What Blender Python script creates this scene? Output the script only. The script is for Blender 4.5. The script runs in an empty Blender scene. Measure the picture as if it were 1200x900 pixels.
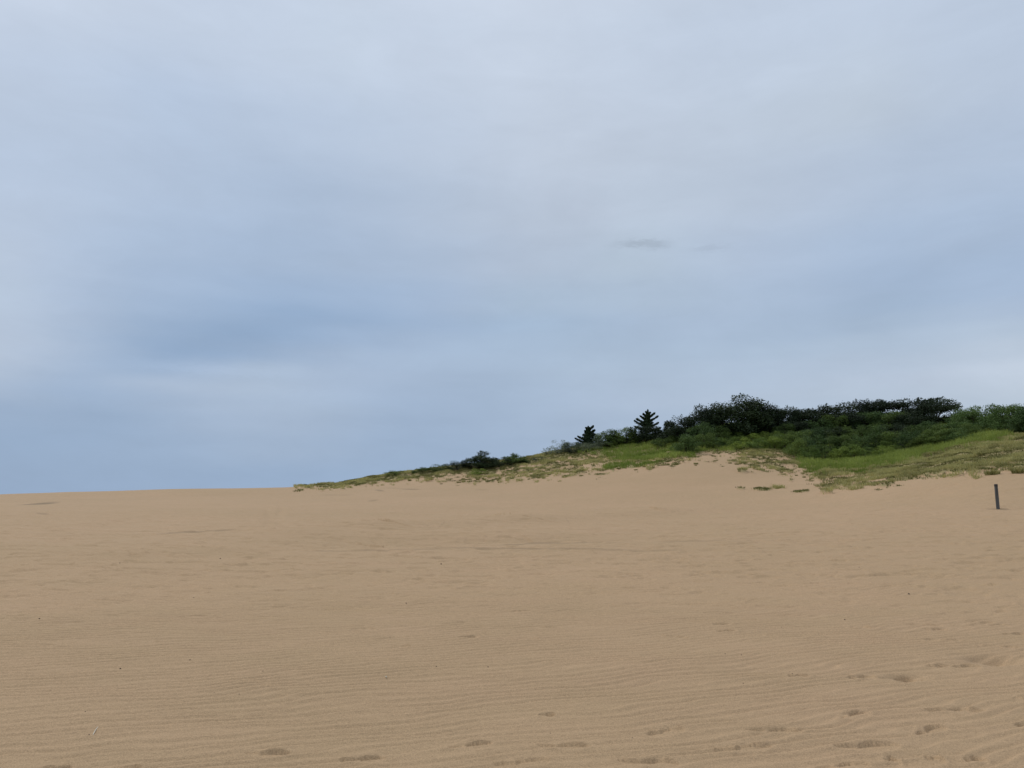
import bpy, math, random
import numpy as np
from mathutils import Vector, Matrix
R_ = math.radians
rng = np.random.default_rng(7)
random.seed(7)
C = bpy.context.scene.collection

# ------------------------------------------------------------------ camera
F, PITCH, EYE = 900.0, R_(9.46), 1.35          # focal length in 1200-px units; ground at the camera is z=0
cp, sp = math.cos(PITCH), math.sin(PITCH)
cam_d = bpy.data.cameras.new('camera')
cam_d.sensor_width = 36; cam_d.lens = 36*F/1200
cam_d.clip_start = 0.1; cam_d.clip_end = 20000
cam = bpy.data.objects.new('camera', cam_d); C.objects.link(cam)
cam.location = (0, 0, EYE); cam.rotation_euler = (math.pi/2+PITCH, 0, 0)
bpy.context.scene.camera = cam

def direction(u, v):
    k = (450-v)/F; a = (u-600)/F
    return np.array([a, cp-k*sp, sp+k*cp])      # x right, y ahead, z up
def azel(u, v):
    d = direction(u, v); return math.degrees(math.atan2(d[0], d[1])), math.degrees(math.atan2(d[2], math.hypot(d[0], d[1])))

# ------------------------------------------------------------------ world: overcast sky
SUN_EL, SUN_AZ = 40, -42
scn = bpy.context.scene
scn.view_settings.view_transform = 'Standard'; scn.view_settings.look = 'None'
scn.view_settings.exposure = 0; scn.view_settings.gamma = 1
w = bpy.data.worlds.new('World'); scn.world = w; w.use_nodes = True
nt = w.node_tree; N = nt.nodes; L = nt.links
for n in list(N): N.remove(n)
def nd(t, **kw):
    n = N.new(t)
    for k, v in kw.items(): setattr(n, k, v)
    return n
def mth(op, a, b=None, c=None, clamp=False):
    n = nd('ShaderNodeMath', operation=op); n.use_clamp = clamp
    for i, x in enumerate((a, b, c)):
        if x is None: continue
        if isinstance(x, (int, float)): n.inputs[i].default_value = x
        else: L.new(x, n.inputs[i])
    return n.outputs[0]
def s2l(c): return tuple(((x/255)/12.92 if x/255 <= .04045 else ((x/255+.055)/1.055)**2.4) for x in c)
out = nd('ShaderNodeOutputWorld'); bg = nd('ShaderNodeBackground'); bg.inputs[1].default_value = 0.1
L.new(bg.outputs[0], out.inputs[0])
tc = nd('ShaderNodeTexCoord')
sx = nd('ShaderNodeSeparateXYZ'); L.new(tc.outputs['Generated'], sx.inputs[0])
X, Y, Z = sx.outputs
az = mth('MULTIPLY', mth('ARCTAN2', X, Y), 57.2958)
el = mth('MULTIPLY', mth('ARCSINE', mth('MINIMUM', mth('MAXIMUM', Z, -1.0), 1.0)), 57.2958)
def noise(scale, vec, detail=3, rough=.55, dist=0):
    n = nd('ShaderNodeTexNoise'); n.inputs['Scale'].default_value = scale; n.inputs['Detail'].default_value = detail
    n.inputs['Roughness'].default_value = rough; n.inputs['Distortion'].default_value = dist
    L.new(vec, n.inputs['Vector']); return n
# cloud-sheet coordinates: stretched sideways, so cloud texture lies in long flat streaks
mp = nd('ShaderNodeMapping'); mp.inputs['Scale'].default_value = (1, 1, 3.2); L.new(tc.outputs['Generated'], mp.inputs[0])
mp2 = nd('ShaderNodeMapping'); mp2.inputs['Scale'].default_value = (1, 1, 2.0); mp2.inputs['Rotation'].default_value = (0, R_(14), 0)
L.new(tc.outputs['Generated'], mp2.inputs[0])
wn = noise(2.6, mp.outputs[0], 5, .55)
ws = nd('ShaderNodeSeparateColor'); L.new(wn.outputs['Color'], ws.inputs[0])
az2 = mth('ADD', az, mth('MULTIPLY', mth('SUBTRACT', ws.outputs[0], .5), 9))
el2 = mth('ADD', el, mth('MULTIPLY', mth('SUBTRACT', ws.outputs[1], .5), 3))
# colours of the cloud cover seen by row of elevation, from the left to the right of the view
TBL = {
 -60: [(0,(190,203,226)),(400,(200,212,230)),(800,(196,208,227)),(1200,(190,203,224))],
 20: [(40,(184,198,223)),(200,(188,201,225)),(400,(196,210,228)),(600,(199,209,229)),(800,(193,206,225)),(1000,(190,203,222)),(1170,(187,200,222))],
 120: [(40,(177,190,218)),(200,(175,188,218)),(400,(187,202,222)),(600,(197,208,226)),(850,(191,204,221)),(1000,(190,203,219)),(1170,(183,198,217))],
 220: [(40,(176,190,218)),(200,(171,184,214)),(350,(168,180,211)),(500,(179,192,215)),(650,(187,199,217)),(850,(187,200,217)),(1000,(180,195,216)),(1170,(175,190,216))],
 300: [(20,(180,196,216)),(150,(167,183,213)),(300,(162,177,210)),(450,(168,182,210)),(600,(180,193,213)),(750,(180,196,213)),(900,(174,190,213)),(1050,(164,183,210)),(1180,(165,182,212))],
 350: [(20,(178,195,215)),(120,(164,183,210)),(230,(158,178,209)),(340,(153,174,207)),(450,(158,178,208)),(600,(168,187,209)),(750,(172,190,211)),(900,(168,187,211)),(1050,(161,182,208)),(1180,(166,184,211))],
 385: [(20,(179,194,215)),(120,(156,177,206)),(200,(145,169,201)),(330,(140,166,200)),(400,(144,168,202)),(480,(154,176,205)),(620,(161,183,208)),(800,(167,186,210)),(1000,(165,185,209)),(1180,(174,191,211))],
 412: [(20,(179,194,215)),(100,(147,171,203)),(190,(141,166,199)),(280,(144,169,201)),(360,(156,178,206)),(480,(163,183,208)),(700,(166,186,209)),(900,(170,189,211)),(1050,(176,193,213)),(1180,(184,198,215))],
 440: [(20,(170,188,212)),(80,(147,171,202)),(150,(166,185,210)),(300,(171,189,211)),(400,(166,185,211)),(550,(160,180,205)),(700,(168,187,209)),(900,(175,192,213)),(1050,(183,197,216)),(1180,(191,203,218))],
 475: [(20,(152,175,204)),(120,(146,170,201)),(220,(160,180,207)),(350,(166,185,209)),(480,(156,177,204)),(600,(162,182,207)),(750,(172,189,211)),(1180,(186,200,216))],
 515: [(20,(143,168,199)),(200,(150,173,203)),(350,(160,180,206)),(480,(153,175,204)),(600,(160,180,206)),(1180,(178,194,212))],
 560: [(20,(143,167,198)),(200,(145,169,200)),(350,(147,171,202)),(450,(150,173,203)),(1180,(170,187,208))],
 640: [(20,(146,170,200)),(1180,(165,183,206))],
}
def sky_rgb(u, v):
    vs = sorted(TBL); v = min(max(v, vs[0]), vs[-1])
    k = min(max(int(np.searchsorted(vs, v)), 1), len(vs)-1); t = (v-vs[k-1])/(vs[k]-vs[k-1])
    def row(r): return np.array([np.interp(u, [p[0] for p in TBL[r]], [s2l(p[1])[c] for p in TBL[r]]) for c in range(3)])
    c = row(vs[k-1])*(1-t)+row(vs[k])*t; lum = .3*c[0]+.6*c[1]+.1*c[2]      # a shade greyer overall, less violet
    c = (c*.955+lum*.045)*1.01; c[1] = max(c[1], .60*c[0]+.40*c[2]-.001); return c
def az_el_to_uv(a, e):
    a, e = R_(a), R_(e); dx, dy, dz = math.sin(a)*math.cos(e), math.cos(a)*math.cos(e), math.sin(e)
    f = dy*cp+dz*sp; return 600+F*dx/f, 450-F*(-dy*sp+dz*cp)/f
ELS = [0, 2.5, 4.5, 6.2, 7.6, 8.8, 10, 11.2, 12.4, 13.8, 15.5, 18, 22, 27, 33]
fac = mth('MULTIPLY_ADD', az2, 1/90, .5)
prev = None
for i_, e_ in enumerate(ELS):
    rp = nd('ShaderNodeValToRGB'); rp.color_ramp.interpolation = 'CARDINAL'; els = rp.color_ramp.elements
    for k_ in range(19):
        a_ = -40.5+k_*4.5; c_ = sky_rgb(*az_el_to_uv(a_, e_))
        el_ = els[k_] if k_ < 2 else els.new(a_/90+.5)
        el_.position = a_/90+.5; el_.color = (*c_, 1)
    L.new(fac, rp.inputs[0])
    if prev is None: prev = rp.outputs[0]; continue
    m_ = nd('ShaderNodeMapRange', interpolation_type='SMOOTHSTEP'); m_.inputs[1].default_value = ELS[i_-1]; m_.inputs[2].default_value = e_
    L.new(el2, m_.inputs[0])
    x_ = nd('ShaderNodeMix', data_type='RGBA'); L.new(m_.outputs[0], x_.inputs[0]); L.new(prev, x_.inputs[6]); L.new(rp.outputs[0], x_.inputs[7]); prev = x_.outputs[2]
# the cover brightens overhead
m_ = nd('ShaderNodeMapRange'); m_.inputs[1].default_value = 34; m_.inputs[2].default_value = 80; L.new(el, m_.inputs[0])
x_ = nd('ShaderNodeMix', data_type='RGBA'); L.new(m_.outputs[0], x_.inputs[0]); L.new(prev, x_.inputs[6]); x_.inputs[7].default_value = (.98, 1.0, 1.06, 1)
cl = nd('ShaderNodeVectorMath', operation='SCALE'); L.new(x_.outputs[2], cl.inputs[0]); cl.inputs['Scale'].default_value = 10.0
# fine wisps
f1 = noise(3.5, mp2.outputs[0], 7, .55, .6)
f2 = noise(9, mp.outputs[0], 6, .6, .4)
wv = mth('ADD', mth('MULTIPLY', mth('SUBTRACT', f1.outputs[0], .5), .20), mth('MULTIPLY', mth('SUBTRACT', f2.outputs[0], .5), .13))
wm = mth('ADD', wv, 1.0)
# two small dark scud wisps
for (u, v, ha, hb, s) in ((748, 285, 1.3, .22, .17), (772, 288, .8, .25, .13), (832, 291, 1.2, .18, .09), (205, 430, 2.6, .30, -.05), (300, 436, 3.2, .35, -.045), (350, 462, 3.5, .5, -.03), (60, 455, 3.5, .5, -.03), (480, 492, 4.5, .5, .035), (290, 405, 6, .5, .03), (1180, 432, 2.5, .6, -.04)):
    a0, e0 = azel(u, v)
    nz = noise(110, mp.outputs[0], 4, .6)
    da = mth('MULTIPLY', mth('SUBTRACT', az, a0), 1/ha)
    de = mth('MULTIPLY', mth('ADD', mth('SUBTRACT', el, e0), mth('MULTIPLY', mth('SUBTRACT', nz.outputs[0], .5), .9)), 1/hb)
    q = mth('ADD', mth('MULTIPLY', da, da), mth('MULTIPLY', de, de))
    wm = mth('SUBTRACT', wm, mth('MULTIPLY', mth('EXPONENT', mth('MULTIPLY', q, -0.7)), s))
cl2 = nd('ShaderNodeVectorMath', operation='SCALE'); L.new(cl.outputs[0], cl2.inputs[0]); L.new(wm, cl2.inputs['Scale'])
sky = nd('ShaderNodeTexSky', sky_type='NISHITA'); sky.sun_disc = False
sky.sun_elevation = R_(SUN_EL); sky.sun_rotation = R_(SUN_AZ); sky.dust_density = 2.5
mx = nd('ShaderNodeMix', data_type='RGBA'); mx.inputs[0].default_value = 0.97
L.new(sky.outputs[0], mx.inputs[6]); L.new(cl2.outputs[0], mx.inputs[7]); L.new(mx.outputs[2], bg.inputs[0])
w.cycles.sampling_method = 'MANUAL'; w.cycles.sample_map_resolution = 512

sd = bpy.data.lights.new('sun', 'SUN'); sd.energy = 1.4; sd.angle = R_(10); sd.color = (1, .96, .9)
sun = bpy.data.objects.new('sun', sd); C.objects.link(sun)
dv = Vector((math.sin(R_(SUN_AZ))*math.cos(R_(SUN_EL)), math.cos(R_(SUN_AZ))*math.cos(R_(SUN_EL)), math.sin(R_(SUN_EL))))
sun.rotation_euler = dv.to_track_quat('Z', 'Y').to_euler()

# ------------------------------------------------------------------ numpy noise
def _hash(ix, iy, s):
    h = (ix.astype(np.int64)*374761393 + iy.astype(np.int64)*668265263 + s*1442695041) & 0xffffffff
    h = ((h ^ (h >> 13))*1274126177) & 0xffffffff
    return ((h ^ (h >> 16)) & 0xffff)/65535.0
def vn(x, y, s=0):
    ix = np.floor(x); iy = np.floor(y); fx = x-ix; fy = y-iy
    fx = fx*fx*fx*(fx*(fx*6-15)+10); fy = fy*fy*fy*(fy*(fy*6-15)+10)
    a = _hash(ix, iy, s); b = _hash(ix+1, iy, s); c = _hash(ix, iy+1, s); d = _hash(ix+1, iy+1, s)
    return (a*(1-fx)+b*fx)*(1-fy)+(c*(1-fx)+d*fx)*fy-.5
def fbm(x, y, s=0, o=4, g=.5):
    r = 0; a = 1
    for i in range(o):
        r = r+a*vn(x, y, s+i); x = x*2.03+7.1; y = y*2.03-3.7; a *= g
    return r
def sst(a, b, x):
    t = np.clip((x-a)/(b-a), 0, 1); return t*t*(3-2*t)

# ------------------------------------------------------------------ terrain
def pchip(x, y, xq):
    x = np.asarray(x, float); y = np.asarray(y, float); h = np.diff(x); d = np.diff(y)/h
    m = np.zeros_like(x); m[0] = d[0]; m[-1] = d[-1]
    for i in range(1, len(x)-1):
        if d[i-1]*d[i] > 0:
            w1 = 2*h[i]+h[i-1]; w2 = h[i]+2*h[i-1]; m[i] = (w1+w2)/(w1/d[i-1]+w2/d[i])
    i = np.clip(np.searchsorted(x, xq)-1, 0, len(x)-2); t = (xq-x[i])/h[i]
    t2 = t*t; t3 = t2*t
    return (2*t3-3*t2+1)*y[i]+(t3-2*t2+t)*h[i]*m[i]+(-2*t3+3*t2)*y[i+1]+(t3-t2)*h[i]*m[i+1]
NEAR = [(0.5,-1.33),(4,-1.19),(6,-1.11),(11,-.91),(17,-.64)]
COLS = {
 -100: [(30,613),(45,602),(60,594),(75,588),(92,584)],
 0: [(30,612),(45,601),(60,592),(75,585),(92,580)],
 170: [(30,612),(45,600),(60,590),(75,583),(92,575)],
 335: [(30,611),(45,599),(60,589),(75,580),(92,571.5)],
 450: [(30,610),(45,597),(60,585),(75,574),(88,564),(101,557)],
 560: [(30,609),(45,596),(60,583),(80,562),(102,545)],
 700: [(30,608),(45,594),(58,578),(72,554),(90,538),(110,523)],
 850: [(30,607),(45,591),(58,570),(70,546),(90,528),(128,503)],
 960: [(30,604),(40,593),(50,577),(60,562),(75,545),(95,522),(132,500)],
 1060: [(30,601),(38,588),(46,567),(60,550),(80,532),(100,515),(132,498)],
 1170: [(30,598),(36,582),(43,556),(58,535),(80,515),(100,503),(132,496)],
 1300: [(30,595),(36,575),(43,548),(58,525),(80,508),(110,497),(132,492)],
}
def tan_of_row(v):
    k = (450-v)/F; return (k*cp+sp)/(cp-k*sp)
RG = np.exp(np.linspace(math.log(.5), math.log(5000), 900))
US = sorted(COLS); TAB = []
for u in US:
    az0 = math.atan((u-600)/F*cp)
    xs = [math.log(r) for r, _ in NEAR]; ys = [z for _, z in NEAR]
    for r, row in COLS[u]:
        xs.append(math.log(r)); ys.append(tan_of_row(row)*math.cos(az0)*r)
    rc = COLS[u][-1][0]; zc = ys[-1]
    for k, (m, dz) in enumerate(((1.12, -.02), (1.35, -.12), (1.8, -.30), (3, -.6), (8, -.8), (40, -.85))):
        xs.append(math.log(rc*m)); ys.append(zc+(zc+4.5)*dz)
    # rounded crest: damp slope there by letting pchip set zero slope at the local maximum
    TAB.append(pchip(xs, ys, np.clip(np.log(RG), xs[0], xs[-1])))
TAB = np.array(TAB)
UF = np.linspace(-100, 1300, 281)
TF = np.array([pchip(US, TAB[:, j], UF) for j in range(len(RG))]).T      # (281, 900)
LRG = np.log(RG)
FP = []       # footprints, filled below: (x, y, angle, length, depth)
def base_z(x, y):
    """large shape of the dunes, relative to the eye"""
    r = np.maximum(np.hypot(x, y), .5); a = np.arctan2(x, y)
    ac = np.clip(a, -R_(37), R_(37))
    u = 600+F*np.tan(ac)/cp
    fi = np.clip((u+100)/5, 0, 279.999); i = fi.astype(int); fu = fi-i
    gj = np.clip((np.log(r)-LRG[0])/(LRG[1]-LRG[0]), 0, 898.999); j = gj.astype(int); fj = gj-j
    z = (TF[i, j]*(1-fj)+TF[i, j+1]*fj)*(1-fu)+(TF[i+1, j]*(1-fj)+TF[i+1, j+1]*fj)*fu
    zs = TF[180][j]*(1-fj)+TF[180][j+1]*fj
    wgt = sst(R_(60), R_(170), np.abs(a))
    zb = np.where(r > 20, -0.6+0*r, zs)
    return z*(1-wgt)+(zb)*wgt
def proj(x, y, z):
    yy = np.maximum(y, .01); fwd = yy*cp+z*sp
    return 600+F*x/fwd, 450-F*(-yy*sp+z*cp)/fwd
def pix2ground(u, v):
    k = (450-v)/F; a = (u-600)/F
    dx, dy, dz = a, cp-k*sp, sp+k*cp; h = math.hypot(dx, dy); dx /= h; dy /= h; dz /= h
    rs = np.exp(np.linspace(math.log(2), math.log(180), 4000))
    g = base_z(dx*rs, dy*rs); below = dz*rs <= g
    if not below.any(): i = int(np.argmax(g/rs))-60
    else: i = int(np.argmax(below))
    return dx*rs[i], dy*rs[i]
PRINTS = [(311,883,52,0),(426,889,48,3),(552,873,50,6),(660,874.5,55,0),(612,892,62,5),(760,893,64,-2),(780,857,48,9),
 (908,856.5,60,-2),(871,877,66,4),(1001,838,45,10),(1119,832,62,-2),(1091,855,46,10),(1016,875,72,1),(987,897,60,2),
 (1045,891,16,0),(1095,889,20,0),(1143,889,22,0),(1205,818,36,0),(1210,849,36,0),(68,900,30,0),(148,900,30,0),
 (1009,736,20,-4),(878,727,18,-4),(1096,738,26,-3),(550,747,22,3),(618,748,24,-3),(641,838,18,0),(1060,792,20,0),(1132,781,34,4),
 (1100,780,26,0),(1010,794,30,0),(937,793,22,0),(1190,744,26,0),(1172,733,20,0),(852,740,20,0),
 (863,683,22,0),(890,683,26,2),(952,685,24,0),(977,672,26,0),(1022,675,20,0),(1106,675,24,0),(1142,673,22,0),(840,676,20,0),
 (812,674,22,0),(1060,672,24,0),(1176,674,22,0),(995,685,22,0),(1050,686,24,0),(1110,686,24,0),(1160,687,24,0),(925,669,18,0),
 (700,660,18,0),(747,661,18,0),(640,675,18,0),(565,674,16,0),(455,695,14,0),(540,627,10,0),(565,626,12,0),(555,647,10,0),(640,651,12,0),
 (855,640,10,0),(1095,697,18,0),(470,757,20,0),(340,667,12,0),(140,655,8,0),(10,714,22,4),(110,704,14,0),(100,697,14,0),(270,697,18,0)]
for (u, v, ln, tilt) in PRINTS:
    x, y = pix2ground(u, v); r = math.hypot(x, y)
    d = direction(u, v); sc = r/ (F*np.hypot(d[0], d[1]))
    FP.append((x, y, R_(tilt*3.0), min(ln*sc*1.12, .5), .019))
for _ in range(240):      # older scuffed prints, half blown over
    u = random.uniform(-50, 1250); v = random.choice((random.uniform(640, 760), random.uniform(655, 700), random.uniform(610, 660)))
    x, y = pix2ground(u, v); FP.append((x, y, random.uniform(-.5, .5), random.uniform(.22, .42), random.uniform(.006, .016)))
VEGX = [-200,330,345,400,450,500,540,600,650,700,740,790,850,900,940,958,965,985,1000,1050,1080,1120,1160,1200,1400]
VEGY = [0,0,569.5,565,561.5,561,563,562,558,554,550,549,546,551,556,566,577,576,574,567,563,559,556,554,540]
LUX = [-200,600,640,680,720,760,800,830,880,925,940,1000,1060,1100,1140,1170,1200,1300]
LUY = [0,0,523,533,541,541,537,527,527,529,548,553,546,536,526,519,512,498]
def veg_masks(x, y, z):
    u, row = proj(x, y, z); r = np.hypot(x, y)
    front = (y > 35) & (u > 300) & (u < 1700)
    n1 = fbm(x*.12, y*.12, 31, 4); n2 = fbm(x*1.4+9, y*.62, 41, 4, .75)*.95+.22*vn(x*.22, y*.12, 47)
    n3 = fbm(x*3.1, y*1.5, 44, 3, .7)
    Lv = np.interp(u, VEGX, VEGY); Lu = np.interp(u, LUX, LUY)
    dd = Lv-row+n1*8+n3*5
    cov = sst(-3, 28, dd)*.52+.28*sst(-3, 5, dd)
    hole = np.exp(-(((u-835)/34)**2+((row-537)/7)**2))+.75*np.exp(-(((u-700)/50)**2+((row-548)/4)**2))+.8*np.exp(-(((u-935)/26)**2+((row-562)/9)**2))+.6*np.exp(-(((u-985)/40)**2+((row-562-(u-985)*-.12)/4)**2))\
        +.5*np.exp(-(((u-520)/60)**2+((row-561)/4)**2))
    cov = cov+.7*sst(9, 3, row-np.interp(u, [330,400,450,500,560,620,660], [570,565,558,553,544,536,531]))*(u < 660)*sst(335, 420, u)
    dense = sst(1000, 1060, u)*.35
    cov = np.clip(cov-hole*.55+dense*sst(1, 6, dd), 0, 1)
    patch = sst(-.08, .08, (n2*.75+n3*.55+.5)-1+cov+.02)
    lush = sst(-2, 2, Lu-row+n1*16+n2*9)
    patch = np.maximum(patch, lush)*np.where(front, 1, 0)*np.where(dd > -4, 1, 0)
    # lone tufts out on the bare sand
    for (uu, vv, hw, hh) in ((893,574,11,1.6),(913,571.5,8,1.3),(938,577,10,.9),(868,573,5,.8),(870,553,6,1.6)):
        patch = np.maximum(patch, front*sst(1.2, .5, ((u-uu)/hw)**2+((row-vv)/hh)**2))
    back = sst(95, 103, r)*(u > 470)*(y > 0)*(u < 1700)
    patch = np.maximum(patch, back*.9)
    return patch, lush*front, u, row
def ground_z(x, y, fine=True):
    z = base_z(x, y)
    r = np.hypot(x, y)
    far = sst(8, 40, r)
    z = z+far*.16*fbm(x*.07, y*.07, 3, 3)*(1-sst(95, 130, r)*.5)+.035*fbm(x*.33, y*.33, 9, 3)*sst(4, 12, r)
    # long wind-scooped trough lines across the middle of the flat
    z = z-.10*np.exp(-((y-19.3-.05*x+.5*vn(x*.15, y*0, 5))/.9)**2)*sst(-9, -5, x)*sst(7, 4, x)
    z = z-.05*np.exp(-((y-24-.12*(x+9)+.5*vn(x*.2, y*0, 6))/.8)**2)*sst(-24, -16, x)*sst(0, -5, x)
    for pts, dep, wd in (([(313,620),(316,606),(313,594)], -.05, .20), ([(328,620),(325,606),(331,593)], -.05, .20), ([(-20,658),(150,653),(240,647),(335,640)], .05, .5),
                     ([(60,622),(120,611),(190,600)], .05, .5), ([(300,624),(440,618),(600,611),(760,601),(960,590)], .20, 1.5), ([(250,640),(450,632),(640,628),(840,618)], -.14, 1.6), ([(-10,706),(60,688),(120,672),(175,662)], .03, .9)):
        W = [pix2ground(*q) for q in pts]
        K = -1; NS = len(W)-1
        for (ax, ay), (bx, by) in zip(W[:-1], W[1:]):
            m = (x > min(ax, bx)-2) & (x < max(ax, bx)+2) & (y > min(ay, by)-2) & (y < max(ay, by)+2)
            if not m.any(): K += 1; continue
            px, py = x[m]-ax, y[m]-ay; lx, ly = bx-ax, by-ay; ll = lx*lx+ly*ly; tt = np.clip((px*lx+py*ly)/ll, 0, 1); K += 1
            d2 = (px-tt*lx)**2+(py-tt*ly)**2; z[m] += dep*np.exp(-d2/wd**2)*np.where((tt > 0) & (tt < 1), 1, .5)*np.sqrt(np.sin(np.pi*np.clip((K+tt)/NS, .001, .999)))
    if fine:
        th = R_(15)+R_(7)*vn(x*.12, y*.12, 77)*2
        q = y*math.cos(R_(17))-x*math.sin(R_(17))
        wob = .085*vn(x*.9, y*1.3, 11)*2+.16*vn(x*.28, y*.33, 12)*2+.055*vn(x*1.9, y*4, 13)*2+.020*vn(x*5, y*8, 15)*2
        ph = (q+wob)/.092
        fr = ph-np.floor(ph)
        tri = np.where(fr < .74, fr/.74, (1-fr)/.26); tri = tri*tri*(3-2*tri)-.5
        ph2 = (q+wob*.7+.02*vn(x*2, y*2, 14))/.055; s2 = np.sin(2*np.pi*ph2)*.5
        amp = (.0142+.009*vn(x*.7, y*.9, 21)+.007*vn(x*2.3, y*3.1, 22))*.86
        z = z+np.clip(amp, .003, .022)*tri*sst(26, 9, r)+.0026*s2*sst(16, 8, r)
        z = z+.0045*fbm(x*1.7, y*3.3, 51, 3)*2
        # pocked, choppy sand in the middle distance
        ch = fbm(x*2.0, y*3.8, 61, 3, .6)
        z = z+-.003+.023*sst(.10, .5, ch)*sst(7, 14, r)*sst(75, 40, r)-.023*sst(.15, .45, fbm(x*2.1+40, y*3.6, 66, 3, .6))*sst(6, 12, r)*sst(75, 40, r)
    for (fx, fy, fa, fl, fd) in FP:
        m = (np.abs(x-fx) < .7) & (np.abs(y-fy) < .7)
        if not m.any(): continue
        dx = x[m]-fx; dy = y[m]-fy; c, s = math.cos(fa), math.sin(fa)
        a = (dx*c+dy*s)/(fl*.5); b = (-dx*s+dy*c)
        hw = .034+.012*np.sin(a*2.2+.6)
        nz = .14*vn(x[m]*9+fx*7, y[m]*14, 91)
        hole_s = sst(1.05, .95, np.sqrt(((a-.36)/.62)**2+(b/hw)**2)+nz)
        hole_h = sst(1.1, .92, np.sqrt(((a+.62)/.36)**2+(b/(hw*.86))**2)+nz)
        rim = np.exp(-((np.sqrt((a/1.15)**2+(b/(hw*1.75))**2)-1)/.28)**2)
        bb = np.clip(b/hw*.5+.5, 0, 1); tiltf = .22+.78*bb*bb
        z[m] = z[m]*1-fd*1.15*np.maximum(hole_s, hole_h*.85)*tiltf+fd*.20*rim*(1+nz)
    return z
# one soft pit and a tyre-like pair of faint ruts far left
FPIT = [(1169.7,597.6,.35,.05),(1163,772,.20,.085),(1062,793,.13,.05)]

def link(name, me, mat=None, parent=None):
    o = bpy.data.objects.new(name, me); C.objects.link(o)
    if mat: me.materials.clear(); me.materials.append(mat)
    if parent: o.parent = parent
    return o
def np_mesh(name, V, Fc, nper, attrs=None, smooth=False):
    me = bpy.data.meshes.new(name)
    V = np.ascontiguousarray(V, np.float32); Fc = np.ascontiguousarray(Fc, np.int32)
    nf = len(Fc)
    me.vertices.add(len(V)); me.vertices.foreach_set('co', V.ravel())
    me.loops.add(nf*nper); me.loops.foreach_set('vertex_index', Fc.ravel())
    me.polygons.add(nf); me.polygons.foreach_set('loop_start', np.arange(nf, dtype=np.int32)*nper)
    me.polygons.foreach_set('loop_total', np.full(nf, nper, np.int32))
    if smooth: me.polygons.foreach_set('use_smooth', np.ones(nf, bool))
    me.update(calc_edges=True)
    for k, a in (attrs or {}).items():
        at = me.attributes.new(k, 'FLOAT', 'POINT'); at.data.foreach_set('value', np.ascontiguousarray(a, np.float32))
    return me
def tag(o, label=None, cat=None, group=None, kind=None):
    for k, v in (('label', label), ('category', cat), ('group', group), ('kind', kind)):
        if v: o[k] = v
    return o

# ------------------------------------------------------------------ materials
class MT:
    def __init__(s, name, rough=.9, spec=.2):
        s.m = bpy.data.materials.new(name); s.m.use_nodes = True; s.t = s.m.node_tree; s.N = s.t.nodes; s.L = s.t.links
        s.b = s.N['Principled BSDF']; s.b.inputs['Roughness'].default_value = rough
        s.b.inputs['Specular IOR Level'].default_value = spec
    def n(s, t, ins=None, **kw):
        n = s.N.new(t)
        for k, v in kw.items(): setattr(n, k, v)
        for k, v in (ins or {}).items():
            if hasattr(v, 'is_linked'): s.L.new(v, n.inputs[k])
            else: n.inputs[k].default_value = v
        return n
    def mix(s, f, a, b, bt='MIX'):
        n = s.N.new('ShaderNodeMix'); n.data_type = 'RGBA'; n.blend_type = bt
        for i, x in ((0, f), (6, a), (7, b)):
            if hasattr(x, 'is_linked'): s.L.new(x, n.inputs[i])
            elif i: n.inputs[i].default_value = (*x, 1)
            else: n.inputs[0].default_value = x
        return n.outputs[2]
    def mr(s, x, a, b, c=0., d=1.):
        return s.n('ShaderNodeMapRange', {0: x, 1: a, 2: b, 3: c, 4: d}).outputs[0]
    def noise(s, scale, detail=4, rough=.55, sc=(1, 1, 1)):
        tc = s.n('ShaderNodeTexCoord'); mp = s.n('ShaderNodeMapping', {0: tc.outputs['Object'], 3: sc})
        return s.n('ShaderNodeTexNoise', {0: mp.outputs[0], 'Scale': scale, 'Detail': detail, 'Roughness': rough}).outputs[0]
def sand_material():
    M = MT('sand', .95, .15)
    big = M.noise(.12, 4, .6); mid = M.noise(.9, 4, .6, (1, 1.8, 1)); grain = M.noise(160, 2, .7); spk = M.noise(45, 3, .65); pep = M.noise(320, 1, .5)
    c = M.mix(M.mr(big, .35, .65), (.418, .286, .164), (.450, .302, .178))
    c = M.mix(M.mr(mid, .35, .65, 0, .5), c, (.404, .282, .159))
    c = M.mix(M.mr(grain, .3, .7), M.mix(1.0, c, (.76, .76, .76), 'MULTIPLY'), M.mix(1.0, c, (1.26, 1.26, 1.26), 'MULTIPLY'))
    c = M.mix(M.mr(spk, .35, .7, 0, .35), c, M.mix(1.0, c, (.74, .73, .72), 'MULTIPLY'))
    c = M.mix(M.mr(pep, .70, .74, 0, .6), c, (.10, .08, .06))
    at = M.n('ShaderNodeAttribute', attribute_name='dark').outputs['Fac']
    c = M.mix(at, c, (.215, .155, .088))
    vg = M.n('ShaderNodeAttribute', attribute_name='veg').outputs['Fac']
    vn_ = M.noise(1.6, 4, .6)
    c = M.mix(M.mr(vg, .2, .9, 0, .8), c, M.mix(vn_, (.17, .15, .055), (.30, .26, .11)))
    M.L.new(c, M.b.inputs['Base Color'])
    b1 = M.noise(9, 5, .65, (1, 1.7, 1)); b2 = M.noise(90, 3, .7)
    h = M.n('ShaderNodeMath', {0: b1, 1: M.n('ShaderNodeMath', {0: b2, 1: .22}, operation='MULTIPLY').outputs[0]}, operation='ADD').outputs[0]
    bp = M.n('ShaderNodeBump', {'Strength': 1.0, 'Distance': .010, 'Height': h}); M.L.new(bp.outputs[0], M.b.inputs['Normal'])
    return M.m
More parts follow.
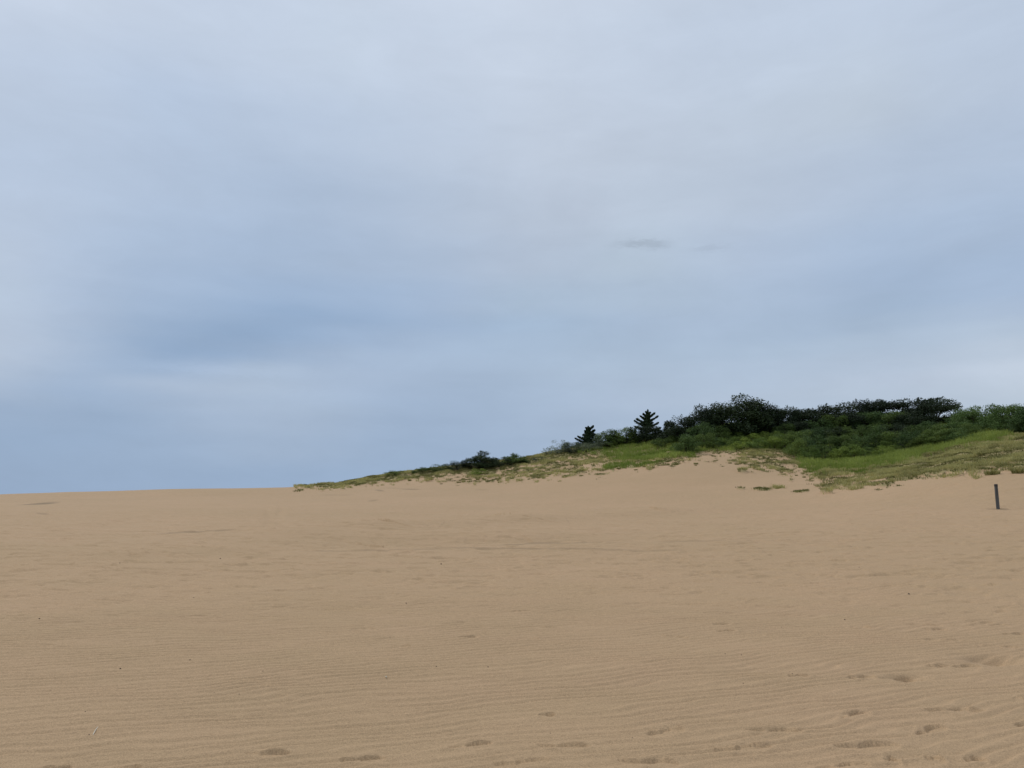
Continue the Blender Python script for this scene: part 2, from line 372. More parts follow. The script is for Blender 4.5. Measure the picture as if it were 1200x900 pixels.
def leaf_material(name, c1, c2, trans=.25, vary=True):
    M = MT(name, .65, .25)
    a = M.n('ShaderNodeAttribute', attribute_name='rnd').outputs['Fac']
    oi = M.n('ShaderNodeObjectInfo').outputs['Random']
    c = M.mix(a, c1, c2)
    if vary: c = M.mix(1.0, c, M.mix(oi, (.55, .62, .58), (1.45, 1.35, 1.15)), 'MULTIPLY')
    M.L.new(c, M.b.inputs['Base Color'])
    tr = M.n('ShaderNodeBsdfTranslucent', {0: c}); ms = M.n('ShaderNodeMixShader', {0: trans, 1: M.b.outputs[0], 2: tr.outputs[0]})
    M.L.new(ms.outputs[0], M.N['Material Output'].inputs[0])
    return M.m
def bark_material():
    M = MT('bark', .9); M.L.new(M.mix(M.noise(14, 4, .6, (1, 1, .3)), (.05, .04, .03), (.13, .11, .09)), M.b.inputs['Base Color']); return M.m
SAND = sand_material(); BARK = bark_material()
LEAF = {
 'dark': leaf_material('dark_leaf', (.016, .030, .012), (.036, .058, .022), .10),
 'green': leaf_material('green_leaf', (.060, .105, .022), (.155, .215, .055), .22),
 'blue': leaf_material('blue_green_leaf', (.046, .092, .026), (.120, .185, .058), .18),
 'grey': leaf_material('grey_leaf', (.095, .125, .090), (.20, .24, .175), .25),
 'light': leaf_material('light_green_leaf', (.125, .190, .030), (.27, .35, .085), .3),
 'pine': leaf_material('pine_needles', (.014, .030, .012), (.042, .072, .028), .12),
 'lush': leaf_material('lush_grass_blade', (.125, .180, .024), (.30, .355, .080), .4, False),
 'sparse': leaf_material('dune_grass_blade', (.120, .120, .034), (.43, .395, .155), .35, False),
 'tuft': leaf_material('tuft_blade', (.10, .11, .035), (.30, .28, .12), .25),
}

# ------------------------------------------------------------------ ground sheet (polar grid, dense in front of the camera)
a_in = np.linspace(-R_(38), R_(38), 860)
a_out = np.linspace(R_(38), 2*math.pi-R_(38), 90)[1:-1]
A = np.concatenate([a_in, a_out]); nA = len(A)
rr = [0.6]
while rr[-1] < 5000:
    r = rr[-1]
    rr.append(r*(1.05 if r < 3.2 else 1.0026 if r < 9 else 1.0036 if r < 45 else 1.006 if r < 150 else 1.06))
RR = np.array(rr); nR = len(RR)
Rm, Am = np.meshgrid(RR, A, indexing='ij')
gx = (Rm*np.sin(Am)).ravel(); gy = (Rm*np.cos(Am)).ravel()
gz = ground_z(gx, gy)
for (u, v, rad, dep) in FPIT:
    px, py = pix2ground(u, v); q = ((gx-px)/rad)**2+((gy-py)/(rad*.8))**2
    gz -= dep*np.exp(-q*1.5)
patch, lush, U, ROW = veg_masks(gx, gy, base_z(gx, gy))
gz += patch*(.05+.30*fbm(gx*.9, gy*.6, 71, 3))*(np.hypot(gx, gy) > 40)
dark = np.zeros_like(gx)
fr = (gy > 5)
dn = .5*vn(gx*.9, gy*.5, 81)
def dpatch(u, v, hw, hh, s, slope=0):
    q = np.sqrt(((U-u)/hw)**2+((ROW-v-slope*(U-u))/hh)**2)
    return s*sst(1.2, .5, q+dn)*fr
for a in ((48,590,24,1.6,.85,-.06),(50,603.5,9,.8,.4,.06),(230,623.5,48,.9,.5,-.04),(480,573.5,14,.8,.6,.02),(445,575,6,1.1,.6,.1),(437,587,6,.9,.4,-.1),(462,571.8,12,.5,.4,0),(565,574,10,.6,.4,.02),
          (640,636,90,1.1,.42,-.02),(620,642.5,140,1.5,.42,.01),(440,644,90,1.2,.38,-.01),(740,645,60,1.0,.3,0),(830,634,60,.8,.3,0),(395,580,18,.7,.25,0),(1172,597.6,14,1.0,.5,0)):
    dark = np.maximum(dark, dpatch(*a))
# two pale ruts climbing the far slope
dark = np.clip(dark, 0, 1)
idx = np.arange(nR*nA).reshape(nR, nA)
i0 = idx[:-1]; i1 = idx[1:]
quads = np.stack([i0, np.roll(i0, -1, 1), np.roll(i1, -1, 1), i1], -1).reshape(-1, 4)[:, ::-1]
# centre cap
cv = len(gx); Vg = np.vstack([np.stack([gx, gy, gz+EYE], 1), [[0, 0, EYE-1.34]]])
me = np_mesh('ground', Vg, quads, 4, {'veg': np.append(patch*(np.hypot(gx, gy) > 30), 0), 'dark': np.append(dark, 0)}, True)
ground = link('ground', me, SAND); tag(ground, kind='structure')
ground['label'] = 'wide rippled brown sand flat rising to low dunes'

def gh(x, y):
    x = np.atleast_1d(np.asarray(x, float)); y = np.atleast_1d(np.asarray(y, float))
    z = ground_z(x, y, False)
    p, *_ = veg_masks(x, y, base_z(x, y))
    return z+p*(.05+.30*fbm(x*.9, y*.6, 71, 3))*(np.hypot(x, y) > 40)+EYE

# ------------------------------------------------------------------ grass (stuff)
def blades(px, py, pz, nb, h, spread, width, lean, seed):
    """nb blades round each point; every blade is a bent strip of two faces"""
    g = np.random.default_rng(seed); n = len(px)*nb
    bx = np.repeat(px, nb); by = np.repeat(py, nb); bz = np.repeat(pz, nb); hh = np.repeat(h, nb)*g.uniform(.55, 1.15, n)
    a = g.uniform(0, 2*np.pi, n); rd = g.uniform(0, 1, n)**.7*np.repeat(spread, nb)
    bx = bx+np.cos(a)*rd; by = by+np.sin(a)*rd
    la = a+g.normal(0, .6, n); ln = hh*g.uniform(.15, 1, n)*lean
    wd = width*g.uniform(.6, 1.3, n); wa = g.uniform(0, 2*np.pi, n); wx = np.cos(wa)*wd/2; wy = np.sin(wa)*wd/2
    b1 = np.stack([bx-wx, by-wy, bz-.04], 1); b2 = np.stack([bx+wx, by+wy, bz-.04], 1)
    mx_, my_ = bx+np.cos(la)*ln*.4, by+np.sin(la)*ln*.4
    m1 = np.stack([mx_-wx*.8, my_-wy*.8, bz+hh*.6], 1); m2 = np.stack([mx_+wx*.8, my_+wy*.8, bz+hh*.6], 1)
    t = np.stack([bx+np.cos(la)*ln, by+np.sin(la)*ln, bz+hh], 1)
    V = np.stack([b1, b2, m2, m1, t], 1).reshape(-1, 3)
    o = np.arange(n)[:, None]*5
    T = np.concatenate([o+[0, 1, 2], o+[0, 2, 3], o+[3, 2, 4]], 0)
    rn = np.repeat(g.uniform(0, 1, n), 5)
    return V, T, rn
def scatter(n, seed, a0=-16, a1=50, r0=38, r1=128):
    g = np.random.default_rng(seed)
    r = np.sqrt(g.uniform(r0**2, r1**2, n)); a = R_(1)*g.uniform(a0, a1, n)
    return r*np.sin(a), r*np.cos(a), g
x, y, g = scatter(175000, 5)
p, l, U_, R2 = veg_masks(x, y, base_z(x, y))
keep = (l > .5) & (g.uniform(0, 1, len(x)) < .55)
x1, y1 = x[keep], y[keep]; n1 = fbm(x1*.25, y1*.25, 101, 3)
V, T, rn = blades(x1, y1, gh(x1, y1), 8, np.clip(.42+n1*.45, .15, .9), np.full(len(x1), .22), .035, .7, 1)
rn = np.clip(rn*.4+np.repeat(.35+n1*1.5, 40)*.7, 0, 1)
o = link('grass', np_mesh('lush_grass', V, T, 3, {'rnd': rn}), LEAF['lush'])
tag(o, 'bright yellow-green long grass filling the slope below the dark bushes', 'grass', kind='stuff')
x, y, g = scatter(500000, 6)
p, l, U_, R2 = veg_masks(x, y, base_z(x, y))
keep = (p > .5) & (l < .6) & (g.uniform(0, 1, len(x)) < .75)
x2, y2 = x[keep], y[keep]; n2 = fbm(x2*.5, y2*.5, 111, 3)
V, T, rn = blades(x2, y2, gh(x2, y2), 6, np.clip(.15+n2*.22, .05, .35), np.full(len(x2), .16), .03, 1.1, 2)
rn = np.clip(rn*.3+np.repeat(n2*2.4+.40, 30)*.75, 0, 1)
o = link('dune_grass', np_mesh('dune_grass', V, T, 3, {'rnd': rn}), LEAF['sparse'])
tag(o, 'patchy olive dune grass creeping over the sand at the foot of the slope', 'grass', kind='stuff')

# ------------------------------------------------------------------ plants
def tube_mesh(segs, n=6):
    """segs: list of (p0, p1, r0, r1)"""
    V = []; Fq = []
    for p0, p1, r0, r1 in segs:
        p0 = np.array(p0, float); p1 = np.array(p1, float); d = p1-p0; d /= (np.linalg.norm(d)+1e-9)
        a = np.cross(d, [0.3, .9, .1]); a /= np.linalg.norm(a); b = np.cross(d, a); s = len(V)
        for p, r in ((p0, r0), (p1, r1)):
            for k in range(n):
                t = 2*math.pi*k/n; V.append(p+r*(a*math.cos(t)+b*math.sin(t)))
        for k in range(n): Fq.append((s+k, s+(k+1) % n, s+n+(k+1) % n, s+n+k))
    return V, Fq
def leaves(cent, size, g, up=.0, aspect=.6):
    """a bent leaf cluster (two triangles) at every point of cent"""
    n = len(cent); d = g.normal(0, 1, (n, 3)); d[:, 2] += up; d /= np.linalg.norm(d, axis=1)[:, None]
    e = np.cross(d, g.normal(0, 1, (n, 3))); e /= np.linalg.norm(e, axis=1)[:, None]
    s = (size*g.uniform(.6, 1.35, n))[:, None]
    p0 = cent-d*s*.5; p2 = cent+d*s*.5; p1 = cent+e*s*.5*aspect+np.cross(d, e)*s*.12; p3 = cent-e*s*.5*aspect+np.cross(d, e)*s*.12
    V = np.stack([p0, p1, p2, p3], 1).reshape(-1, 3); o = np.arange(n)[:, None]*4
    return V, np.concatenate([o+[0, 1, 2], o+[0, 2, 3]], 0)
def crown_data(kind, seed, nl):
    """unit crown: 1 wide, 1 deep, 1 high, standing on z=0.  Leaves fill many small clumps carried on limbs"""
    g = np.random.default_rng(seed); lobes = []
    n = {'bush': 26, 'tree': 34, 'flat': 34, 'loose': 26, 'low': 22}[kind]
    for i in range(n):
        a = g.uniform(0, 2*np.pi); q = math.sqrt(g.uniform(0, 1))
        if kind == 'flat': zz = g.uniform(.12, .95)*(1-.25*q*q)
        elif kind == 'tree': zz = .14+g.uniform(0, .80)*math.sqrt(max(0, 1-q*q*.85))
        elif kind == 'low': zz = g.uniform(.1, .78)*math.sqrt(max(.1, 1-q*q*.8))
        else: zz = g.uniform(.12, .88)*math.sqrt(max(.05, 1-q*q*.8))
        s = g.uniform(.12, .20)*(1.15-.30*q)
        if kind == 'loose': s *= .72
        lobes.append((q*.42*math.cos(a), q*.42*math.sin(a), zz, s, s*(.68 if kind == 'flat' else .85)))
    cs = []; rnd = []
    per = nl//n
    for (lx, ly, lz, s, sz) in lobes:
        d = g.normal(0, 1, (per, 3)); d /= np.linalg.norm(d, axis=1)[:, None]
        rad = g.uniform(.25, 1.0, per)**.45*(1+.28*np.sin(d[:, 0]*5+lx*40)*np.sin(d[:, 1]*6+ly*30)+.12*g.normal(0, 1, per))
        cs.append(np.stack([lx+d[:, 0]*s*rad, ly+d[:, 1]*s*rad, np.maximum(lz+d[:, 2]*sz*rad, .01)], 1))
        rnd.append(np.clip(g.uniform(0, 1)*.45+g.uniform(0, .55, per), 0, 1))
    # stray twigs poking out of the outline
    for _ in range(9 if kind != 'low' else 7):
        l = lobes[g.integers(n)]; d = np.array([l[0]*2, l[1]*2, .8])+g.normal(0, .35, 3); d /= np.linalg.norm(d); m = 26
        t = g.uniform(0, 1, m)[:, None]
        cs.append(np.array(l[:3])+d*(l[3]*.8+t*.05)+g.normal(0, .012, (m, 3))); rnd.append(g.uniform(0, 1, m))
    cs = np.concatenate(cs)
    hi = np.percentile(cs, 99.3, axis=0); lo = np.percentile(cs, .7, axis=0)
    cs[:, :2] = (cs[:, :2]-(hi+lo)[:2]/2)/(hi-lo)[:2]; cs[:, 2] /= hi[2]
    cs[:, 2] = np.maximum(cs[:, 2], .01)
    V, T = leaves(cs, .037 if kind != 'loose' else .034, g)
    segs = [((0, 0, -.08), (0.01, 0, .16), .028, .022)]
    for l in lobes[::2]:
        segs.append(((0.01, 0, .14), (l[0]*.5, l[1]*.5, .14+(l[2]-.14)*.6), .013, .009))
        segs.append(((l[0]*.5, l[1]*.5, .14+(l[2]-.14)*.6), l[:3], .009, .003))
    tv, tf = tube_mesh(segs, 5)
    return np_mesh('crown', V, T, 3, {'rnd': np.repeat(np.concatenate(rnd), 4)}), np_mesh('trunk', tv, tf, 4)
VAR = {}
for kind, k, nl in (('bush', 5, 8500), ('tree', 5, 11500), ('flat', 5, 10500), ('loose', 3, 2600), ('low', 4, 6000)):
    VAR[kind] = [crown_data(kind, hash_ , nl) for hash_ in range(100+ord(kind[0]), 100+ord(kind[0])+k)]
MESHC = {}
def plant(name, u, top, base, width, shape, leaf, label, cat='bush', group=None, dist=None, depth=None, var=None, sink=.0):
    """u = middle, top / base rows, width in px of the 1200-px photograph frame; dist for plants rooted behind a crest"""
    if dist is None: x, y = pix2ground(u, base)
    else:
        d = direction(u, base); h = math.hypot(d[0], d[1]); x, y = d[0]/h*dist, d[1]/h*dist
    z = float(gh(x, y)[0])-sink
    fwd = y*cp+(z-EYE)*sp; tz = EYE+y*tan_of_row(top+.4)          # height that reaches the photographed top
    H = max(.25, tz-z); W = width*fwd/F; D = W if depth is None else depth
    cmesh, tmesh = VAR[shape][var if var is not None else random.randrange(len(VAR[shape]))]
    key = (cmesh.name, leaf)
    if key not in MESHC:
        m = cmesh.copy(); m.materials.clear(); m.materials.append(LEAF[leaf]); MESHC[key] = m
    if not tmesh.materials: tmesh.materials.append(BARK)
    e = bpy.data.objects.new(name, None); C.objects.link(e); e.location = (x, y, z); e.rotation_euler = (0, 0, random.uniform(0, 6.28))
    e.scale = (W*1.18, W*1.18 if depth is None else D, H*1.03); e.empty_display_size = .1
    c = bpy.data.objects.new('crown', MESHC[key]); C.objects.link(c); c.parent = e
    t = bpy.data.objects.new('trunk', tmesh); C.objects.link(t); t.parent = e
    tag(e, label, cat, group); return e

# --- left skyline
G1 = 'dark bushes along the grassy skyline on the left'
plant('bush', 463, 551.5, 557, 22, 'low', 'green', 'low dark bush alone at the lowest left end of the grassy skyline', group=G1)
for (u, t, b, wd, lb) in ((489,549,555,12,'tiny dark sprig bush beside the gap after the leftmost skyline bush'),
    (500,547.5,554,20,'low ragged bush second from the left end of the skyline'),
    (517,544.5,553,24,'low spreading bush left of the small humped skyline bush'),
    (536,540.5,551,26,'mid-sized bush just left of the round dark skyline dome'),
    (553,537,549,22,'shoulder bush touching the left side of the round dark skyline dome')):
    plant('bush', u, t, b, wd, 'low', 'green' if u < 530 else 'dark', lb, group=G1)
plant('bush', 568, 529.5, 549, 31, 'tree', 'dark', 'round dark domed bush, tallest on the left skyline', group=G1)
plant('bush', 585, 536, 546, 22, 'low', 'dark', 'low bush touching the right side of the round dark skyline dome', group=G1)
plant('bush', 602, 531.5, 543, 26, 'bush', 'green', 'small peaked green bush between the skyline dome and the grey shrubs', group=G1)
plant('bush', 613, 536.5, 542, 16, 'low', 'green', 'tiny low bush at the right foot of the small peaked green bush', group=G1)
plant('bush', 632, 535, 540, 14, 'loose', 'grey', 'tiny grey sprig shrub alone on the skyline left of the grey shrubs', group=G1)
plant('bush', 560, 549, 556, 17, 'low', 'light', 'pale olive hummock of grass-like shrub below the round skyline dome', group=G1)
# --- grey shrubs and little pine
G2 = 'grey-leaved shrubs left of the small pine'
plant('shrub', 641, 525, 533, 11, 'loose', 'grey', 'smallest grey shrub, leftmost of the grey-leaved clump', 'shrub', G2)
plant('shrub', 654, 516, 533, 22, 'loose', 'grey', 'thin see-through grey shrub in the middle of the grey-leaved clump', 'shrub', G2)
plant('shrub', 668, 518.5, 531, 22, 'bush', 'grey', 'denser grey-green shrub just left of the small leaning pine', 'shrub', G2)
plant('shrub', 691, 519, 529, 26, 'low', 'grey', 'low silvery shrub at the foot of the small leaning pine', 'shrub', G2)
plant('shrub', 703, 514, 526, 24, 'low', 'grey', 'silvery green shrub right of the small leaning pine', 'shrub', G2)
# --- hedge from small pine to big pine
G3 = 'dense dark bushes between the two pines'
for (u, t, b, wd, s, lf, lb) in (
    (705,508,524,22,'bush','green','first dark bush right of the small pine, at the low end of the hedge'),
    (719,504,523,26,'bush','green','second bush of the hedge right of the small pine'),
    (735,502,522,28,'bush','green','third bush of the hedge, left of the larger pine'),
    (750,500,521,30,'bush','dark','dark bush hiding the foot of the larger pine'),
    (766,500,519,28,'bush','dark','dark bush under the right side of the larger pine'),
    (779,502,517,22,'bush','dark','dark bush in the dip right of the larger pine')):
    plant('bush', u, t, b, wd, s, lf, lb, group=G3)
for (u, t, b, wd, lf, lb) in ((775,513,526,20,'green','small mid-green bush standing in the bright grass right of the larger pine'),
    (790,511,522,18,'light','pale green bushlet behind the blue-green bush'),
    (746,518,523,8,'dark','tiny dark bushlet sitting alone in bright grass below the larger pine'),
    (715,516,525,16,'green','little bush at the grass edge below the hedge start')):
    plant('bush', u, t, b, wd, 'low', lf, lb)
plant('bush', 804, 510, 532.5, 29, 'bush', 'blue', 'blue-green rounded bush standing forward at the sand edge')
# --- dark trees on the crest
G4 = 'dark trees along the crest of the hill'
for (u, t, b, wd, s, lb) in (
    (798,489,515,38,'tree','dark low domed tree right of the larger pine'),
    (823,477,512,34,'tree','dark tree with a small pointed tuft left of the tallest tree'),
    (845,474,510,40,'tree','dark tree forming the left shoulder of the tallest tree'),
    (871,466,508,54,'tree','tallest domed dark tree on the hill'),
    (893,474,507,34,'tree','dark tree forming the right shoulder of the tallest tree'),
    (911,480.5,505,30,'flat','low dark tree right of the tallest tree where the skyline drops'),
    (926,478,505,26,'tree','dark tree with a small spike above the low skyline'),
    (945,479,504,34,'flat','even-topped dark tree right of the small spike'),
    (966,475.5,503,38,'tree','dark tree where the skyline rises towards the flat-topped trees'),
    (988,473.5,502,38,'flat','dark tree with smooth rounded top left of the flat-topped trees'),
    (1010,470,501,30,'tree','dark tree with ragged top, first of the flat-topped trees'),
    (1029,468.5,501,34,'flat','second flat-topped dark tree from the left'),
    (1051,471,500,38,'flat','dark tree in the slight dip between flat-topped crowns'),
    (1075,467,500,40,'flat','flat-topped dark tree just left of the sky notch'),
    (1098,466.5,493,40,'flat','dark tree whose branch reaches right over the sky notch'),
    (1126,479,502,22,'bush','small ragged tree right of the sky notch'),
    (1143,477,503,34,'tree','mid-dark tree right of the sky notch with rounded top'),
    (1165,475,504,32,'bush','mid-dark tree with the highest tip near the right edge'),
    (1186,475,505,32,'tree','second to last tree before the right edge of the hill'),
    (1207,478,506,32,'tree','last dark tree cut by the right edge of the picture')):
    plant('tree', u, t+1.2, b+5, wd*1.12, s, 'dark' if u < 1120 else 'blue', lb, 'tree', G4)
for (u, t, b, wd) in ((1238,479,506,34),(1268,482,507,36),(1300,484,508,32),(1335,487,508,36),(1372,490,509,34)):
    plant('tree', u, t, b+5, wd, 'tree', 'blue', 'tree beyond the right edge of the view, continuing the crest wood', 'tree', 'crest trees beyond the right edge')
# --- second tier: undergrowth beneath the trees
def tier(name, rows, leafs, shapes, label, cat, group):
    for k, (u, t, b, wd) in enumerate(rows):
        plant(name, u, t, b, wd, shapes[k % len(shapes)], leafs[k % len(leafs)], label, cat, group)
tier('bush', [(822,497,523,30),(838,500,520,30),(800,503,520,24),(858,500,514,26),(880,500,512,24),(902,498,513,26)], ['blue','green','dark'], ['bush','low'],
     'dark green bush in the thicket below the tallest tree', 'bush', 'bushes below the tallest tree')
tier('bush', [(828,508,527,22),(841,513,527,18),(866,509,519,14)], ['green','blue'], ['bush','loose'],
     'mid-green bush at the left end of the pale grassy scrub', 'bush', 'bushes at the left of the pale scrub')
tier('shrub', [(853,513,526,26),(872,514,527,26),(890,513,528,26),(908,512,528,26),(862,507,519,24),(882,508,520,24),(903,506,519,26),(922,510,528,22)], ['light'], ['low','loose','low'],
     'pale green shrub in the open scrub below the tallest tree', 'shrub', 'pale scrub below the tallest tree')
tier('bush', [(920,497,516,28),(938,494,514,30),(958,492,512,32),(978,487,510,32),(1000,486,510,34),(1022,484,510,34),(1044,484,511,36),(1066,485,511,34),(1090,494,512,30)], ['green','dark','blue'], ['bush','tree'],
     'dark green bush in the belt just under the crest trees', 'bush', 'bush belt just under the crest trees')
tier('bush', [(918,509,527,26),(934,505,526,28),(953,502,524,30),(972,501,522,30),(992,500,521,32),(1012,499,520,32),(1033,499,520,32),(1055,498,520,34),(1078,499,519,32),(1100,497,517,32),(1120,496,514,30)], ['green','green','blue','dark'], ['bush','low'],
     'green bush in the middle belt of the right-hand thicket', 'bush', 'middle belt of the right-hand thicket')
tier('bush', [(938,515,536,26),(955,511,535,28),(972,512,536,28),(990,511,535,30),(1008,511,533,26),(1027,508,531,30),(1046,507,530,30),(1066,506,529,30),(1086,505,526,30),(1105,504,523,30),(1123,501,520,28),(1138,497,514,24)], ['green','blue','green'], ['bush','low','bush'],
     'green bush in the front belt of the thicket facing the sand', 'bush', 'front belt of the right-hand thicket')
tier('shrub', [(1000,522,538,24),(1018,524,537,24),(1036,522,534,22),(1058,520,531,20),(948,524,540,22),(966,526,539,20),(984,525,538,20),(930,520,533,20)], ['light','green','light','green'], ['low','loose'],
     'low pale green shrub spilling from the thicket into the bright grass', 'shrub', 'low shrubs at the foot of the thicket')
tier('shrub', [(960,505,517,18),(942,504,518,16),(1023,499,509,14),(975,500,511,14)], ['light'], ['loose'],
     'pale green shrub showing between dark bushes of the thicket', 'shrub', 'pale shrubs inside the thicket')
tier('bush', [(1150,491,507,26),(1170,490,505,26),(1190,489,503,26),(1132,493,511,24),(1208,489,503,24)], ['green','blue'], ['bush','low'],
     'green bush under the trees at the right edge', 'bush', 'bushes under the right-edge trees')

# --- pines: trunk, up-swept limbs ending in needle tufts
def pine(u, top, base, label, limbs, core=11, lean=0, seed=1):
    x, y = pix2ground(u, base); z = float(gh(x, y)[0]); fwd = y*cp+(z-EYE)*sp; m = fwd/F
    H = EYE+y*tan_of_row(top)-z
    e = bpy.data.objects.new('pine_tree', None); C.objects.link(e); e.location = (x, y, z); tag(e, label, 'pine tree', 'pines standing above the bushes')
    g = np.random.default_rng(seed); segs = [((0, 0, -.3), (lean*.5, 0, H*.5), .13, .09), ((lean*.5, 0, H*.5), (lean, 0, H*.97), .09, .02)]
    cs = []
    def tuft(p, r, n):
        d = g.normal(0, 1, (n, 3)); d /= np.linalg.norm(d, axis=1)[:, None]
        cs.append(np.array(p)+d*np.array(r)*(g.uniform(.05, 1, n)**.5)[:, None])
    for (hz, dx, dz, th) in limbs:                          # start height (fraction), reach px, rise px
        for k, az_ in enumerate((0, math.pi*.42, -math.pi*.40, math.pi*.72)):
            c, s = math.cos(az_), math.sin(az_); sc = 1 if k == 0 else g.uniform(.35, .6)
            j_ = g.uniform(.85, 1.15); p0 = np.array((lean*hz, 0, H*hz)); p1 = p0+j_*np.array((dx*m*c*sc, abs(dx)*m*s*sc, dz*m*(sc)))
            segs.append((p0, p1, .05, .015))
            for t in np.linspace(.1, 1, 16):            # a continuous needle-clad limb that curls up to a pointed end
                r = th*m*(1.6-.7*t)*g.uniform(.75, 1.2)*(1 if k == 0 else .8)
                q = p0+(p1-p0)*t+np.array((0, 0, t*t*abs(dx)*m*.16))+g.normal(0, .02, 3); tuft(q, (r, r, r*.8), 60)
    for t in np.linspace(.12, 1, 22): tuft((lean*t, 0, H*t), (max(.09, (1.0-t)*core*m),)*2+(.16,), 150)
    cs = np.concatenate(cs); V, T = leaves(cs, .17, g, up=.5, aspect=.35)
    link('crown', np_mesh('crown', V, T, 3, {'rnd': np.repeat(g.uniform(0, 1, len(cs)), 4)}), LEAF['pine'], e)
    tv, tf = tube_mesh(segs, 6); link('trunk', np_mesh('trunk', tv, tf, 4), BARK, e)
pine(758, 481, 518, 'larger cone-shaped pine with stepped branches above the hedge',
     [(.90,-2.5,1.8,1.0),(.86,3,2.2,1.0),(.78,-5.5,3,1.2),(.74,9,5,1.3),(.66,-8,4,1.4),(.60,11,5,1.4),(.53,-11,4.5,1.5),(.50,6,2,1.6),(.45,-16,5,1.5),(.42,13,4,1.5),(.34,-13,2,1.7),(.30,15,2,1.7)], core=15, lean=.25, seed=3)
pine(688, 500.5, 527, 'small lopsided pine with branches reaching left beside grey shrubs',
     [(.90,-2.5,1.5,1.2),(.84,5.5,4,1.4),(.76,-4,1.5,1.4),(.66,7,4,1.8),(.58,-5.5,1,1.6),(.50,7.5,3.5,2.0),(.42,-11,2.5,1.5),(.34,8.5,1,2.0),(.26,-15,4,1.4),(.18,-12,1,1.6)], core=18, lean=.2, seed=5)
# far-reaching branch tuft and ragged tips over the sky notch belong to the tree there

# ------------------------------------------------------------------ single grass tufts at the sand edge
def tuft_mesh(seed, n=260):
    g = np.random.default_rng(seed)
    V, T, rn = blades(np.zeros(1), np.zeros(1), np.zeros(1), n, np.array([.9]), np.array([.5]), .045, .5, seed)
    return np_mesh('tuft', V, T, 3, {'rnd': rn})
TM = [tuft_mesh(s) for s in range(5)]
for m in TM: m.materials.append(LEAF['sparse'])
def tuft(u, v, wpx, hpx, label, group=None):
    x, y = pix2ground(u, v); z = float(gh(x, y)[0]); m = (y*cp)/F
    o = bpy.data.objects.new('grass_tuft', random.choice(TM)); C.objects.link(o); o.location = (x, y, z-.02)
    o.rotation_euler = (0, 0, random.uniform(0, 6)); o.scale = (wpx*m, wpx*m, hpx*m*1.1); tag(o, label, 'grass tuft', group)
tuft(1163, 557, 15, 6, 'grey-green grass tuft on the sand edge just above the grey post')
tuft(1195, 555, 16, 7, 'dark grass tuft on the sand edge cut by the right edge of the picture')
tuft(1143, 528, 11, 5, 'brown dried tuft standing up in the olive grass, highest of the brown ones')
tuft(1151, 535, 9, 4, 'small brown tuft just below the highest brown one')
tuft(1139, 544, 10, 4, 'brown tuft low in the olive grass left of its neighbour')
tuft(1153, 542, 9, 4, 'brown tuft low in the olive grass right of its neighbour')
tuft(1198, 518, 10, 4, 'dark tuft in the grass at the right edge below the trees')
tuft(1122, 529, 10, 3.5, 'low dark tuft in the grass left of the brown ones')
for k in range(60):
    for _ in range(40):
        u = random.uniform(430, 1000); v = np.interp(u, VEGX, VEGY)+random.uniform(-4, 2.5)
        if 958 < u < 990: continue
        break
    tuft(u, v, random.uniform(2.5, 6), random.uniform(1.2, 2.4), 'small olive grass tuft on bare sand along the ragged lower edge of the dune grass', 'grass tufts along the lower edge of the dune grass')

# ------------------------------------------------------------------ post
def lathe(profile, n=20):
    V = []; Fq = []
    for (r, z) in profile:
        for k in range(n):
            t = 2*math.pi*k/n; V.append((r*math.cos(t), r*math.sin(t), z))
    for i in range(len(profile)-1):
        for k in range(n): Fq.append((i*n+k, i*n+(k+1) % n, (i+1)*n+(k+1) % n, (i+1)*n+k))
    return V, Fq
x, y = pix2ground(1169.7, 597); z = float(gh(x, y)[0]); m = y*cp/F
M = MT('weathered_grey_wood', .75, .3)
M.L.new(M.mix(M.mr(M.noise(9, 4, .6, (1, 1, .12)), .3, .7), (.050, .051, .049), (.135, .135, .128)), M.b.inputs['Base Color'])
M2 = MT('dark_post_end', .7, .3); M2.L.new(M2.mix(M2.noise(20, 3), (.035, .03, .028), (.07, .065, .06)), M2.b.inputs['Base Color'])
e = bpy.data.objects.new('marker_post', None); C.objects.link(e); e.location = (x, y, z); e.rotation_euler = (0, R_(.6), 0)
tag(e, 'thin grey upright post standing alone in the bare sand at the right', 'post')
H = 28.3*m; r0 = 1.8*m
V, Fq = lathe([(r0*.99, -.3), (r0*1.02, .0), (r0*1.03, H*.4), (r0, H*.7), (r0*.98, H-.075)]); o = link('shaft', np_mesh('shaft', V, Fq, 4, smooth=True), M.m, e)
V, Fq = lathe([(r0*.98, H-.074), (r0*1.06, H-.07), (r0*1.06, H-.012), (r0*.9, H), (.001, H+.004)]); link('cap', np_mesh('cap', V, Fq, 4), M2.m, e)

# ------------------------------------------------------------------ bits lying on the sand
MP = MT('dark_pebble', .8); MP.L.new(MP.mix(MP.noise(60, 3), (.03, .025, .02), (.08, .06, .045)), MP.b.inputs['Base Color'])
MW = MT('pale_straw', .7); MW.L.new(MW.mix(MW.noise(60, 3), (.55, .5, .38), (.75, .7, .58)), MW.b.inputs['Base Color'])
def peb_mesh(seed):
    g = np.random.default_rng(seed); V = []; Fq = []; n, k = 9, 6; ph = g.uniform(0, 6, 4)
    for i in range(k+1):
        p = math.pi*i/k
        for j in range(n):
            t = 2*math.pi*j/n; r = 1+.18*math.sin(2*t+ph[0])+.12*math.sin(3*t+ph[1]+p*2)+.08*math.cos(p*3+ph[2])
            V.append((r*math.sin(p)*math.cos(t), .8*r*math.sin(p)*math.sin(t), .6*r*math.cos(p)))
    for i in range(k):
        for j in range(n): Fq.append((i*n+j, (i+1)*n+j, (i+1)*n+(j+1) % n, i*n+(j+1) % n))
    return np_mesh('pebble', V, Fq, 4, smooth=True)
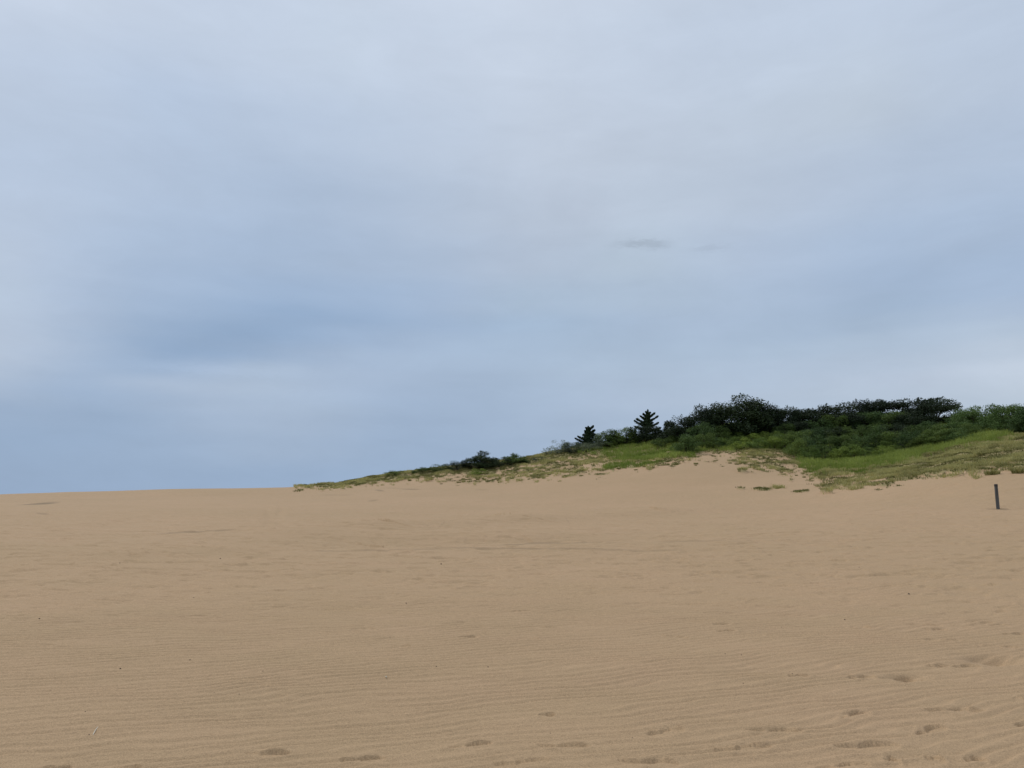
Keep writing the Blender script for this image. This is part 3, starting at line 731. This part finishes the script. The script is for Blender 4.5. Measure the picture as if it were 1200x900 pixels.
PM = [peb_mesh(s) for s in range(4)]
for m_ in PM: m_.materials.append(MP.m)
def gfine(x, y): return float(ground_z(np.array([x]), np.array([y]))[0])+EYE
for (u, v, s) in ((100,833.5,1.2),(104.5,861.5,1.2),(141,784,1.6),(251.5,811,1.2),(280,814.5,1.0),(223,773,.9),(167,805.5,.9),(94,781,.8),(187,773,.8),(46,727,1.2),(308,787.5,.9),(222,773,.8),
    (547.5,855,1.3),(572,781,1.2),(511.5,781,1.0),(476,707,1.0),(850,766.5,1.6),(869,768,1.0),(928.5,788.5,1.2),(871,800,1.0),(990,726.5,1.1),(1065,697,1.5),(916,735,.9),(140,665.5,1.1),(258,656,1.0),(233,658,.8),(227,701,1),(1007,665,1),(517,661,1.4),(645,860,.9),(773,826,.9),(741,866,.8)):
    x, y = pix2ground(u, v); r = math.hypot(x, y)
    o = bpy.data.objects.new('pebble', random.choice(PM)); C.objects.link(o); sc = s*.62*r/F
    o.location = (x, y, gfine(x, y)+sc*.35); o.scale = (sc, sc, sc); o.rotation_euler = (0, 0, random.uniform(0, 6))
    tag(o, 'tiny dark pebble lying on the rippled sand', 'pebble', 'dark pebbles scattered on the sand')
x0, y0 = pix2ground(109, 859.5); x1_, y1_ = pix2ground(114.5, 853)
za = gfine(x0, y0)+.004; zb = gfine(x1_, y1_)+.016
mid = ((x0+x1_)/2, (y0+y1_)/2, (za+zb)/2+.004)
tv, tf = tube_mesh([((x0, y0, za), mid, .0022, .002), (mid, (x1_, y1_, zb), .002, .0014)], 6)
cx, cy, cz = x0, y0, za
tv = [(a-cx, b-cy, c-cz) for a, b, c in tv]
o = link('straw', np_mesh('straw', tv, tf, 4), MW.m); o.location = (cx, cy, cz); tag(o, 'short white straw lying slanted on the sand at lower left', 'straw')
x, y = pix2ground(452.5, 794); o = link('shell_fragment', peb_mesh(9), MW.m); o.location = (x, y, gfine(x, y)+.004); o.scale = (.006, .009, .010)
tag(o, 'tiny white shell chip on the sand left of centre', 'shell')
